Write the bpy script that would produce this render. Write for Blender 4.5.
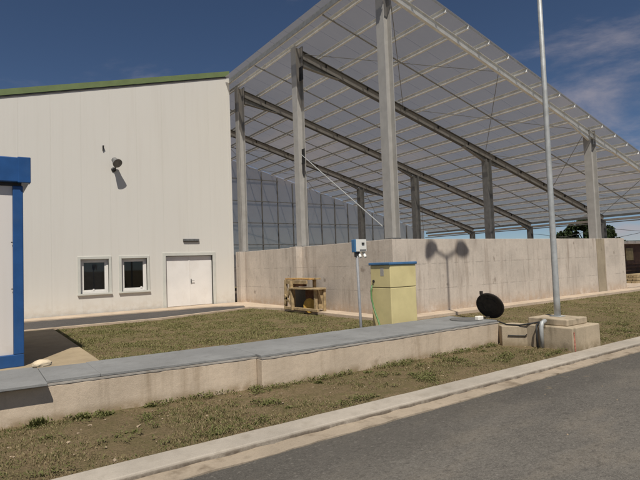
import bpy, math, random
import numpy as np
from mathutils import Vector, Matrix, noise

random.seed(7); rng = np.random.default_rng(7)
scene = bpy.context.scene
for o in list(bpy.data.objects): bpy.data.objects.remove(o)

# ------------------------------------------------------------------ camera
yaw, pitch, roll = 0.605564, 0.0471545, -0.0352265
fwd = Vector((math.sin(yaw)*math.cos(pitch), math.cos(yaw)*math.cos(pitch), math.sin(pitch)))
r0 = Vector((math.cos(yaw), -math.sin(yaw), 0)); u0 = r0.cross(fwd)
rt = r0*math.cos(roll) + u0*math.sin(roll); up = -r0*math.sin(roll) + u0*math.cos(roll)
cam = bpy.data.objects.new('camera', bpy.data.cameras.new('camera'))
scene.collection.objects.link(cam)
M3 = Matrix((rt, up, -fwd)).transposed()
cam.matrix_world = Matrix.Translation((0, 0, 1.6)) @ M3.to_4x4()
cam.data.sensor_width = 36; cam.data.lens = 500/640*36
cam.data.clip_start = 0.05; cam.data.clip_end = 20000
scene.camera = cam

# ------------------------------------------------------------------ light
SUN_AZ, SUN_EL = math.radians(30.3), math.radians(57.5)   # azimuth of travel right of +Y
travel = Vector((math.sin(SUN_AZ)*math.cos(SUN_EL), math.cos(SUN_AZ)*math.cos(SUN_EL), -math.sin(SUN_EL)))
sl = bpy.data.lights.new('sun', 'SUN'); sl.energy = 4.6; sl.angle = math.radians(0.5); sl.color = (1.0, 0.95, 0.865)
so = bpy.data.objects.new('sun', sl); scene.collection.objects.link(so)
so.rotation_euler = travel.to_track_quat('-Z', 'Y').to_euler(); so.location = (-10, -20, 30)

w = bpy.data.worlds.new('World'); scene.world = w; w.use_nodes = True
nt = w.node_tree; nt.nodes.clear()
def wn(t): return nt.nodes.new(t)
out = wn('ShaderNodeOutputWorld'); bg = wn('ShaderNodeBackground'); sky = wn('ShaderNodeTexSky')
sky.sky_type = 'NISHITA'; sky.sun_disc = False
sky.sun_elevation = SUN_EL; sky.sun_rotation = math.pi + SUN_AZ
sky.altitude = 2500; sky.air_density = 0.9; sky.dust_density = 0.05; sky.ozone_density = 4.0
bg.inputs['Strength'].default_value = 0.058
# thin clouds all over the sky, thicker low down; noise on a plane above the viewer
tc = wn('ShaderNodeTexCoord'); sep = wn('ShaderNodeSeparateXYZ'); nt.links.new(tc.outputs['Generated'], sep.inputs[0])
def wmath(op, a, b=None, c=None):
    n = wn('ShaderNodeMath'); n.operation = op
    for i, v in enumerate((a, b, c)):
        if v is None: continue
        if isinstance(v, (int, float)): n.inputs[i].default_value = v
        else: nt.links.new(v, n.inputs[i])
    return n.outputs[0]
zz = wmath('MAXIMUM', wmath('ADD', sep.outputs['Z'], 0.16), 0.05)
cx = wmath('DIVIDE', sep.outputs['X'], zz); cy = wmath('DIVIDE', sep.outputs['Y'], zz)
cmb = wn('ShaderNodeCombineXYZ'); nt.links.new(cx, cmb.inputs[0]); nt.links.new(cy, cmb.inputs[1])
CLOUD_OFF = (0.13, 0.12, 3.1)
mp = wn('ShaderNodeMapping'); mp.inputs['Location'].default_value = CLOUD_OFF; nt.links.new(cmb.outputs[0], mp.inputs[0])
n1 = wn('ShaderNodeTexNoise'); n1.inputs['Scale'].default_value = 1.1; n1.inputs['Detail'].default_value = 9; n1.inputs['Roughness'].default_value = 0.6
n1.inputs['Distortion'].default_value = 0.35
nt.links.new(mp.outputs[0], n1.inputs['Vector'])
mr = wn('ShaderNodeMapRange'); mr.interpolation_type = 'SMOOTHSTEP'
mr.inputs['From Min'].default_value = 0.50; mr.inputs['From Max'].default_value = 0.72; mr.inputs['To Max'].default_value = 0.72
nt.links.new(n1.outputs['Fac'], mr.inputs['Value'])
mx = wn('ShaderNodeMix'); mx.data_type = 'RGBA'
mx.inputs[7].default_value = (7.2, 6.4, 6.7, 1)
nt.links.new(mr.outputs['Result'], mx.inputs[0]); nt.links.new(sky.outputs[0], mx.inputs[6])
nt.links.new(mx.outputs[2], bg.inputs['Color']); nt.links.new(bg.outputs[0], out.inputs[0])

vs = scene.view_settings
scene.display_settings.display_device = 'sRGB'
vs.view_transform = 'Standard'; vs.look = 'None'; vs.exposure = 0.0; vs.gamma = 1.0; vs.use_curve_mapping = False
scene.render.engine = 'CYCLES'
scene.cycles.max_bounces = 8; scene.cycles.transparent_max_bounces = 12

# ------------------------------------------------------------------ materials
class N:
    def __init__(s, name):
        s.m = bpy.data.materials.new(name); s.m.use_nodes = True; s.t = s.m.node_tree; s.t.nodes.clear()
        s.out = s.n('ShaderNodeOutputMaterial'); s.b = s.n('ShaderNodeBsdfPrincipled')
        s.t.links.new(s.b.outputs[0], s.out.inputs[0])
        s.geo = s.n('ShaderNodeNewGeometry'); s.pos = s.geo.outputs['Position']
    def n(s, t): return s.t.nodes.new(t)
    def put(s, sock, v):
        if isinstance(v, bpy.types.NodeSocket): s.t.links.new(v, sock)
        elif isinstance(v, tuple) and len(v) == 3 and sock.type == 'RGBA': sock.default_value = (*v, 1)
        else: sock.default_value = v
    def math(s, op, a, b=0.0, c=0.0, clamp=False):
        n = s.n('ShaderNodeMath'); n.operation = op; n.use_clamp = clamp
        s.put(n.inputs[0], a); s.put(n.inputs[1], b); s.put(n.inputs[2], c); return n.outputs[0]
    def map(s, sc=(1, 1, 1), loc=(0, 0, 0)):
        n = s.n('ShaderNodeMapping'); n.inputs['Scale'].default_value = sc; n.inputs['Location'].default_value = loc
        s.t.links.new(s.pos, n.inputs[0]); return n.outputs[0]
    def noise(s, scale, detail=5, rough=0.55, vec=None, dist=0.0):
        n = s.n('ShaderNodeTexNoise'); n.inputs['Scale'].default_value = scale; n.inputs['Detail'].default_value = detail
        n.inputs['Roughness'].default_value = rough; n.inputs['Distortion'].default_value = dist
        s.t.links.new(vec or s.pos, n.inputs['Vector']); return n.outputs['Fac']
    def ramp(s, f, a, b):
        n = s.n('ShaderNodeMapRange'); n.interpolation_type = 'SMOOTHSTEP'
        s.put(n.inputs['Value'], f); n.inputs['From Min'].default_value = a; n.inputs['From Max'].default_value = b
        return n.outputs['Result']
    def mix(s, f, a, b, mode='MIX'):
        n = s.n('ShaderNodeMix'); n.data_type = 'RGBA'; n.blend_type = mode
        s.put(n.inputs[0], f); s.put(n.inputs[6], a); s.put(n.inputs[7], b); return n.outputs[2]
    def xyz(s):
        n = s.n('ShaderNodeSeparateXYZ'); s.t.links.new(s.pos, n.inputs[0]); return n.outputs
    def white(s, vec):
        n = s.n('ShaderNodeTexWhiteNoise'); s.t.links.new(vec, n.inputs['Vector']); return n.outputs['Value']
    def comb(s, x=0.0, y=0.0, z=0.0):
        n = s.n('ShaderNodeCombineXYZ'); s.put(n.inputs[0], x); s.put(n.inputs[1], y); s.put(n.inputs[2], z); return n.outputs[0]
    def bump(s, h, strength=0.3, dist=0.01):
        n = s.n('ShaderNodeBump'); n.inputs['Strength'].default_value = strength; n.inputs['Distance'].default_value = dist
        s.put(n.inputs['Height'], h); s.t.links.new(n.outputs[0], s.b.inputs['Normal'])
    def done(s, col, rough=0.8, metal=0.0, spec=0.3):
        s.put(s.b.inputs['Base Color'], col); s.put(s.b.inputs['Roughness'], rough); s.put(s.b.inputs['Metallic'], metal)
        s.b.inputs['Specular IOR Level'].default_value = spec; return s.m

def simple(name, c, var=0.12, scale=6, rough=0.6, metal=0.0, bump=0.0, bscale=80, spec=0.3, dirt=None, dscale=2.5, damt=0.5):
    s = N(name); f = s.noise(scale, 6)
    a = tuple(v*(1-var) for v in c); b = tuple(min(1, v*(1+var)) for v in c)
    col = s.mix(s.ramp(f, 0.3, 0.7), a, b)
    if dirt:
        d = s.ramp(s.noise(dscale, 8, 0.65, s.map((1, 1, 0.5))), 0.5, 0.75)
        col = s.mix(s.math('MULTIPLY', d, damt), col, dirt)
    if bump: s.bump(s.noise(bscale, 4), bump, 0.006)
    return s.done(col, rough, metal, spec)

def concrete(name, c, panel=None, dirt=(0.2, 0.16, 0.11), streak=0.5, bumps=0.35, splash=None):
    s = N(name); x, y, z = s.xyz()
    f = s.noise(1.3, 8, 0.6); g = s.noise(14, 6, 0.6); h = s.noise(90, 4, 0.6)
    col = s.mix(s.ramp(f, 0.3, 0.72), tuple(v*0.84 for v in c), tuple(v*1.1 for v in c))
    col = s.mix(s.math('MULTIPLY', s.ramp(g, 0.35, 0.7), 0.22), col, tuple(v*0.7 for v in c))
    col = s.mix(s.math('MULTIPLY', s.ramp(h, 0.4, 0.65), 0.2), col, tuple(v*1.35 for v in c))
    col = s.mix(s.math('MULTIPLY', s.ramp(s.noise(38, 5, 0.7, s.map((1, 1, 1), (4, 1, 2))), 0.55, 0.72), 0.35), col, tuple(v*0.6 for v in c))
    st = s.ramp(s.noise(2.2, 7, 0.62, s.map((1.6, 1.6, 0.16))), 0.5, 0.74)
    col = s.mix(s.math('MULTIPLY', st, streak), col, dirt)
    st2 = s.ramp(s.noise(6.0, 5, 0.62, s.map((1.3, 1.3, 0.12), (3, 5, 0))), 0.56, 0.72)
    col = s.mix(s.math('MULTIPLY', st2, streak*0.42), col, tuple(v*0.6 for v in dirt))
    bl = s.ramp(s.noise(3.1, 3, 0.5, s.map((1, 1, 0.8), (9, 2, 4))), 0.66, 0.76)
    col = s.mix(s.math('MULTIPLY', bl, streak*1.0), col, tuple(v*0.75 for v in dirt))
    hgt = g
    if panel:
        pw, ph = panel
        t = s.math('DIVIDE', s.math('ADD', x, y), pw); v = s.math('DIVIDE', z, ph)
        ft = s.math('FRACT', t); fv = s.math('FRACT', v)
        et = s.math('ABSOLUTE', s.math('SUBTRACT', ft, 0.5)); ev = s.math('ABSOLUTE', s.math('SUBTRACT', fv, 0.5))
        wob = s.math('MULTIPLY', s.math('SUBTRACT', s.noise(7, 3), 0.5), 0.02)
        lt = s.math('GREATER_THAN', s.math('ADD', et, wob), 0.5-0.012/pw); lv = s.math('GREATER_THAN', s.math('ADD', ev, wob), 0.5-0.014/ph)
        line = s.math('MAXIMUM', s.math('MULTIPLY', lt, 0.35), s.math('MULTIPLY', lv, 0.6))
        line = s.math('MULTIPLY', line, s.ramp(s.noise(3.5, 3), 0.38, 0.6))
        wv = s.white(s.comb(s.math('FLOOR', t), s.math('FLOOR', v)))
        col = s.mix(s.math('MULTIPLY', wv, 0.13), col, tuple(q*0.72 for q in c))
        col = s.mix(s.math('MULTIPLY', line, 0.65), col, tuple(q*0.42 for q in c))
        # tie-rod patches
        dx = s.math('MULTIPLY', s.math('SUBTRACT', ft, 0.5), pw); dz = s.math('MULTIPLY', s.math('SUBTRACT', fv, 0.5), ph)
        dd = s.math('SQRT', s.math('ADD', s.math('MULTIPLY', dx, dx), s.math('MULTIPLY', dz, dz)))
        dot = s.math('SUBTRACT', 1.0, s.ramp(s.math('ADD', dd, s.math('MULTIPLY', s.noise(9, 2), 0.06)), 0.05, 0.11))
        col = s.mix(s.math('MULTIPLY', dot, 0.25), col, tuple(q*0.5 for q in c))
        hgt = s.math('SUBTRACT', g, line)
    if splash:   # soil splashed up from the ground
        zz0, zz1, cc = splash
        sp = s.math('MULTIPLY', s.math('SUBTRACT', 1.0, s.ramp(z, zz0, zz1)), s.ramp(s.noise(5, 6, 0.65), 0.3, 0.6))
        col = s.mix(s.math('MULTIPLY', sp, 0.8), col, cc)
    s.bump(s.math('ADD', hgt, s.math('MULTIPLY', h, 0.5)), bumps, 0.012)
    return s.done(col, 0.9, 0, 0.2)

def soil(name, stops, fine=40):
    s = N(name)
    a = s.noise(0.55, 6, 0.6); b = s.noise(3.3, 7, 0.65, None, 0.4); c = s.noise(fine, 6, 0.7); d = s.noise(11, 5, 0.6, s.map((1, 1, 1), (5, 8, 0)))
    col = s.mix(s.ramp(a, 0.35, 0.65), stops[0], stops[1])
    col = s.mix(s.math('MULTIPLY', s.ramp(b, 0.42, 0.68), 0.75), col, stops[2])
    col = s.mix(s.math('MULTIPLY', s.ramp(d, 0.5, 0.7), 0.6), col, stops[3])
    col = s.mix(s.math('MULTIPLY', s.ramp(c, 0.42, 0.66), 0.55), col, tuple(v*0.45 for v in stops[0]))
    col = s.mix(s.math('MULTIPLY', s.ramp(s.noise(fine*1.7, 3, 0.5, s.map((1, 1, 1), (2, 7, 3))), 0.6, 0.75), 0.5), col, tuple(min(1, v*1.9) for v in stops[1]))
    s.bump(s.math('ADD', c, b), 0.9, 0.03)
    return s.done(col, 0.95, 0, 0.1)

def asphalt(name, c, edge=None):
    s = N(name)
    big = s.noise(0.45, 6, 0.6, s.map((1, 1.8, 1))); mid = s.noise(4, 6, 0.6); fine = s.noise(70, 5, 0.75); pat = s.noise(1.5, 6, 0.62, s.map((0.5, 1.6, 1), (4, 4, 0)))
    col = s.mix(s.ramp(big, 0.32, 0.68), tuple(v*0.82 for v in c), tuple(v*1.16 for v in c))
    col = s.mix(s.math('MULTIPLY', s.ramp(pat, 0.46, 0.66), 0.6), col, tuple(v*w for v, w in zip(c, (1.5, 1.42, 1.3))))
    col = s.mix(s.math('MULTIPLY', s.ramp(mid, 0.45, 0.7), 0.4), col, tuple(v*0.72 for v in c))
    vn = s.n('ShaderNodeTexVoronoi'); vn.inputs['Scale'].default_value = 95; s.t.links.new(s.pos, vn.inputs['Vector'])
    agg = s.white(vn.outputs['Position'])
    col = s.mix(s.math('MULTIPLY', s.ramp(agg, 0.25, 1.0), 0.5), col, tuple(v*1.75 for v in c))
    col = s.mix(s.math('MULTIPLY', s.ramp(fine, 0.5, 0.7), 0.5), col, tuple(v*0.5 for v in c))
    x, y, z = s.xyz()
    if edge:    # newer, darker asphalt laid along the gutter
        e = s.ramp(s.math('ADD', y, s.math('MULTIPLY', s.noise(1.1, 6, 0.65, s.map((0.5, 1, 1))), 1.5)), edge, edge+1.0)
        col = s.mix(s.math('MULTIPLY', e, 0.55), col, tuple(v*0.52 for v in c))
    grit = s.ramp(s.noise(34, 4, 0.7, s.map((0.7, 1, 1), (6, 2, 3))), 0.5, 0.68)
    col = s.mix(s.math('MULTIPLY', grit, 0.5), col, tuple(v*0.45 for v in c))
    grit2 = s.ramp(s.noise(27, 4, 0.7, s.map((0.7, 1, 1), (1, 12, 3))), 0.56, 0.7)
    col = s.mix(s.math('MULTIPLY', grit2, 0.5), col, tuple(v*1.9 for v in c))
    spots = s.ramp(s.noise(16, 4, 0.6, s.map((0.6, 1.2, 1), (1, 2, 3))), 0.58, 0.7)
    col = s.mix(s.math('MULTIPLY', spots, 0.45), col, tuple(v*0.5 for v in c))
    s2 = s.ramp(s.noise(2.3, 3, 0.5, s.map((1, 1, 1), (8.3, 1.7, 0))), 0.72, 0.78)
    col = s.mix(s.math('MULTIPLY', s2, 0.6), col, (0.26, 0.2, 0.12))
    s.bump(s.math('ADD', s.math('MULTIPLY', vn.outputs['Distance'], -1.0), s.math('MULTIPLY', fine, 0.5)), 0.6, 0.008)
    return s.done(col, 0.88, 0, 0.25)

def translucent(name, c, tc_, fac, rough=0.55, clear=0.0):
    s = N(name)
    f = s.noise(0.7, 6, 0.6); g = s.noise(5, 5, 0.6, s.map((0.3, 2.0, 0.3)))
    k = s.math('ADD', 0.88, s.math('ADD', s.math('MULTIPLY', f, 0.12), s.math('MULTIPLY', g, 0.12)))
    col = s.mix(1.0, c, k, 'MULTIPLY'); tcol = s.mix(1.0, tc_, k, 'MULTIPLY')
    s.done(col, rough, 0, 0.35)
    tr = s.n('ShaderNodeBsdfTranslucent'); s.t.links.new(tcol, tr.inputs[0])
    mxs = s.n('ShaderNodeMixShader'); mxs.inputs[0].default_value = fac
    s.t.links.new(s.b.outputs[0], mxs.inputs[1]); s.t.links.new(tr.outputs[0], mxs.inputs[2])
    tp = s.n('ShaderNodeBsdfTransparent'); tp.inputs[0].default_value = (1.0, 0.95, 0.89, 1); m2 = s.n('ShaderNodeMixShader'); m2.inputs[0].default_value = clear
    s.t.links.new(mxs.outputs[0], m2.inputs[1]); s.t.links.new(tp.outputs[0], m2.inputs[2]); s.t.links.new(m2.outputs[0], s.out.inputs[0])
    return s.m

def cladding(name, c):
    s = N(name); x, y, z = s.xyz()
    rib = s.math('SINE', s.math('MULTIPLY', s.math('ADD', x, y), 2*math.pi/0.1))
    f = s.noise(0.35, 5, 0.5); st = s.ramp(s.noise(2.0, 6, 0.6, s.map((2.2, 2.2, 0.1))), 0.45, 0.75)
    pv = s.white(s.comb(s.math('FLOOR', s.math('ADD', x, 100.0))))
    col = s.mix(f, tuple(v*0.95 for v in c), c)
    col = s.mix(s.math('MULTIPLY', pv, 0.05), col, tuple(v*0.8 for v in c))
    col = s.mix(s.math('MULTIPLY', st, 0.1), col, (0.42, 0.36, 0.28))
    lo = s.math('MULTIPLY', s.math('SUBTRACT', 1.0, s.ramp(z, 0.05, 0.7)), s.ramp(s.noise(4, 6, 0.65), 0.35, 0.65))
    col = s.mix(s.math('MULTIPLY', lo, 0.3), col, (0.4, 0.31, 0.2))
    s.bump(rib, 0.05, 0.003)
    return s.done(col, 0.5, 0, 0.3)

def leafmat(name, cols, trans=0.25):
    s = N(name)
    v = s.white(s.map((60, 60, 3))) if False else s.noise(9, 3, 0.6)
    vn = s.n('ShaderNodeObjectInfo')
    c2 = s.mix(s.ramp(v, 0.38, 0.62), cols[0], cols[1])
    c2 = s.mix(s.ramp(s.noise(37, 2, 0.5), 0.5, 0.66), c2, cols[2])
    s.done(c2, 0.7, 0, 0.2)
    tr = s.n('ShaderNodeBsdfTranslucent'); s.t.links.new(c2, tr.inputs[0])
    mxs = s.n('ShaderNodeMixShader'); mxs.inputs[0].default_value = trans
    s.t.links.new(s.b.outputs[0], mxs.inputs[1]); s.t.links.new(tr.outputs[0], mxs.inputs[2]); s.t.links.new(mxs.outputs[0], s.out.inputs[0])
    return s.m

def glass(name):
    s = N(name)
    tr = s.n('ShaderNodeBsdfTransparent'); tr.inputs[0].default_value = (0.75, 0.78, 0.8, 1)
    gl = s.n('ShaderNodeBsdfGlossy'); gl.inputs['Roughness'].default_value = 0.02
    fr = s.n('ShaderNodeFresnel'); fr.inputs[0].default_value = 1.5
    mxs = s.n('ShaderNodeMixShader'); s.t.links.new(fr.outputs[0], mxs.inputs[0])
    s.t.links.new(tr.outputs[0], mxs.inputs[1]); s.t.links.new(gl.outputs[0], mxs.inputs[2]); s.t.links.new(mxs.outputs[0], s.out.inputs[0])
    return s.m

M = {}
M['clad'] = cladding('white_cladding', (0.675, 0.645, 0.585))
M['trimgrey'] = simple('grey_green_trim', (0.56, 0.555, 0.50), 0.05, 3, 0.5)
M['pvc'] = simple('white_plastic_frame', (0.78, 0.75, 0.70), 0.03, 3, 0.35)
M['doorwhite'] = simple('white_door_paint', (0.78, 0.745, 0.70), 0.03, 2, 0.4, dirt=(0.5, 0.42, 0.33), damt=0.2)
M['green'] = simple('green_sheet', (0.15, 0.195, 0.08), 0.08, 3, 0.5)
M['darkmetal'] = simple('dark_metal', (0.035, 0.034, 0.033), 0.2, 10, 0.5)
M['greymetal'] = simple('grey_metal', (0.17, 0.17, 0.165), 0.2, 8, 0.4, 0.3)
M['galv'] = simple('galvanised_steel', (0.43, 0.44, 0.43), 0.14, 7, 0.5, 0.25, 0.15, 120, dirt=(0.26, 0.24, 0.2), damt=0.35)
M['column'] = simple('primed_column_steel', (0.37, 0.355, 0.33), 0.07, 4, 0.6, 0.0, 0.1, 90, dirt=(0.27, 0.24, 0.19), damt=0.35)
M['rafter'] = simple('rafter_steel', (0.27, 0.272, 0.262), 0.12, 5, 0.6, 0.0, dirt=(0.14, 0.135, 0.12), damt=0.4)
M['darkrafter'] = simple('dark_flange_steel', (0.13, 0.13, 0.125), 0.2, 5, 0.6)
M['purlin'] = simple('purlin_steel', (0.85, 0.86, 0.84), 0.1, 5, 0.5, 0.0, dirt=(0.4, 0.37, 0.3), damt=0.3)
M['sheet'] = translucent('translucent_roof_sheet', (0.29, 0.28, 0.277), (0.25, 0.24, 0.237), 0.5, clear=0.24)
M['backsheet'] = translucent('translucent_wall_sheet', (0.56, 0.55, 0.56), (0.8, 0.79, 0.82), 0.45, 0.16, clear=0.42)
M['conc'] = concrete('cast_concrete', (0.555, 0.485, 0.41), (1.25, 0.74), dirt=(0.25, 0.19, 0.145), streak=0.62, splash=(0.05, 0.5, (0.42, 0.31, 0.215)))
M['concdark'] = concrete('dark_concrete', (0.36, 0.30, 0.215), None, dirt=(0.15, 0.12, 0.08), streak=0.6)
M['concl'] = concrete('pinkish_concrete', (0.55, 0.45, 0.34), None, dirt=(0.29, 0.215, 0.14), streak=0.62, splash=(-0.02, 0.12, (0.24, 0.17, 0.09)))
M['concb'] = concrete('weathered_concrete', (0.44, 0.36, 0.255), None, dirt=(0.14, 0.115, 0.07), streak=0.85, splash=(-0.02, 0.15, (0.22, 0.17, 0.1)))
M['kerb'] = concrete('kerb_concrete', (0.395, 0.35, 0.29), None, dirt=(0.2, 0.16, 0.11), streak=0.3, splash=(-0.055, -0.012, (0.085, 0.062, 0.042)))
M['gutter'] = concrete('gutter_concrete', (0.36, 0.295, 0.22), None, dirt=(0.16, 0.12, 0.08), streak=0.8)
M['apron'] = concrete('apron_concrete', (0.50, 0.40, 0.30), None, dirt=(0.33, 0.24, 0.15), streak=0.4)
M['path'] = concrete('path_concrete', (0.36, 0.285, 0.185), None, dirt=(0.22, 0.16, 0.1), streak=0.3)
M['plate'] = concrete('grey_cover_slab', (0.235, 0.235, 0.228), None, dirt=(0.15, 0.145, 0.13), streak=0.4)
M['platelip'] = concrete('mortar_bed', (0.37, 0.34, 0.30), None, streak=0.5)
M['asph'] = asphalt('asphalt', (0.124, 0.113, 0.097), 3.6)
M['asphp'] = asphalt('path_asphalt', (0.072, 0.066, 0.062))
M['lawn'] = soil('dry_lawn_soil', [(0.17, 0.132, 0.07), (0.235, 0.172, 0.10), (0.15, 0.132, 0.056), (0.27, 0.195, 0.12)])
M['grass'] = leafmat('lawn_blades', [(0.15, 0.16, 0.052), (0.25, 0.22, 0.095), (0.36, 0.31, 0.165)])
M['vgrass'] = leafmat('verge_blades', [(0.135, 0.15, 0.048), (0.27, 0.215, 0.11), (0.38, 0.30, 0.18)])
M['weed'] = leafmat('weed_leaves', [(0.125, 0.135, 0.042), (0.16, 0.165, 0.06), (0.21, 0.195, 0.085)])
M['pebble'] = simple('pebbles', (0.33, 0.255, 0.175), 0.35, 9, 0.9)
M['blue'] = simple('blue_paint', (0.02, 0.078, 0.225), 0.1, 4, 0.4, dirt=(0.06, 0.1, 0.16), damt=0.3)
M['contwhite'] = cladding('container_sheet', (0.68, 0.64, 0.60))
M['yellow'] = simple('pale_yellow_polyester', (0.63, 0.54, 0.275), 0.06, 3, 0.5, dirt=(0.42, 0.33, 0.15), damt=0.35)
M['bluelid'] = simple('blue_lid', (0.06, 0.15, 0.29), 0.12, 5, 0.5)
M['label'] = simple('grey_label', (0.36, 0.34, 0.31), 0.1, 30, 0.5)
M['hose'] = simple('green_hose', (0.11, 0.22, 0.085), 0.1, 8, 0.4)
M['boxwhite'] = simple('white_box_plastic', (0.72, 0.71, 0.66), 0.04, 6, 0.4)
M['boxblue'] = simple('blue_box_plastic', (0.06, 0.17, 0.33), 0.08, 6, 0.4)
M['black'] = simple('black_iron', (0.028, 0.023, 0.018), 0.3, 14, 0.75, 0.0, 0.4, 60)
M['cable'] = simple('black_cable', (0.02, 0.02, 0.02), 0.1, 14, 0.6)
M['whiteblock'] = simple('white_block', (0.78, 0.74, 0.66), 0.06, 14, 0.8)
M['stone'] = simple('pale_stone', (0.56, 0.46, 0.32), 0.22, 9, 0.9, 0, 0.5, 30)
M['wood'] = simple('weathered_plank', (0.36, 0.265, 0.145), 0.25, 9, 0.85, 0, 0.3, 60, dirt=(0.17, 0.11, 0.06), damt=0.5)
M['woodo'] = simple('orange_plank', (0.42, 0.25, 0.095), 0.25, 9, 0.85, 0, 0.3, 60)
M['woodd'] = simple('dark_red_board', (0.13, 0.062, 0.035), 0.3, 9, 0.85, 0, 0.3, 60)
M['yel2'] = simple('ochre_disc', (0.47, 0.29, 0.06), 0.2, 9, 0.8)
M['redpaint'] = simple('red_spray_paint', (0.42, 0.17, 0.12), 0.4, 30, 0.9)
M['glass'] = glass('window_glass')
M['curtain'] = simple('grey_blind', (0.30, 0.27, 0.26), 0.1, 6, 0.9)
M['room'] = simple('room_wall', (0.3, 0.29, 0.28), 0.05, 3, 0.9)
M['lens'] = simple('lamp_lens', (0.5, 0.5, 0.48), 0.05, 3, 0.15, 0, spec=0.6)
M['brownshed'] = simple('brown_sheet', (0.075, 0.04, 0.028), 0.25, 3, 0.7, dirt=(0.14, 0.1, 0.06), damt=0.4)
M['tan'] = simple('tan_board', (0.23, 0.19, 0.105), 0.2, 5, 0.8)
M['paleroof'] = simple('pale_roof_edge', (0.58, 0.53, 0.48), 0.08, 5, 0.6)
M['straw'] = simple('straw_timber', (0.34, 0.26, 0.15), 0.25, 7, 0.85)
M['postgrey'] = simple('grey_painted_post', (0.24, 0.24, 0.245), 0.1, 8, 0.5)
M['bark'] = simple('bark', (0.09, 0.07, 0.05), 0.3, 12, 0.95, 0, 0.6, 30)
M['leaf'] = leafmat('evergreen_leaves', [(0.022, 0.036, 0.012), (0.04, 0.06, 0.02), (0.06, 0.078, 0.03)], 0.15)
M['hill'] = soil('hill_scrub', [(0.06, 0.075, 0.06), (0.075, 0.085, 0.07), (0.05, 0.065, 0.055), (0.09, 0.09, 0.07)], 0.05)

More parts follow.
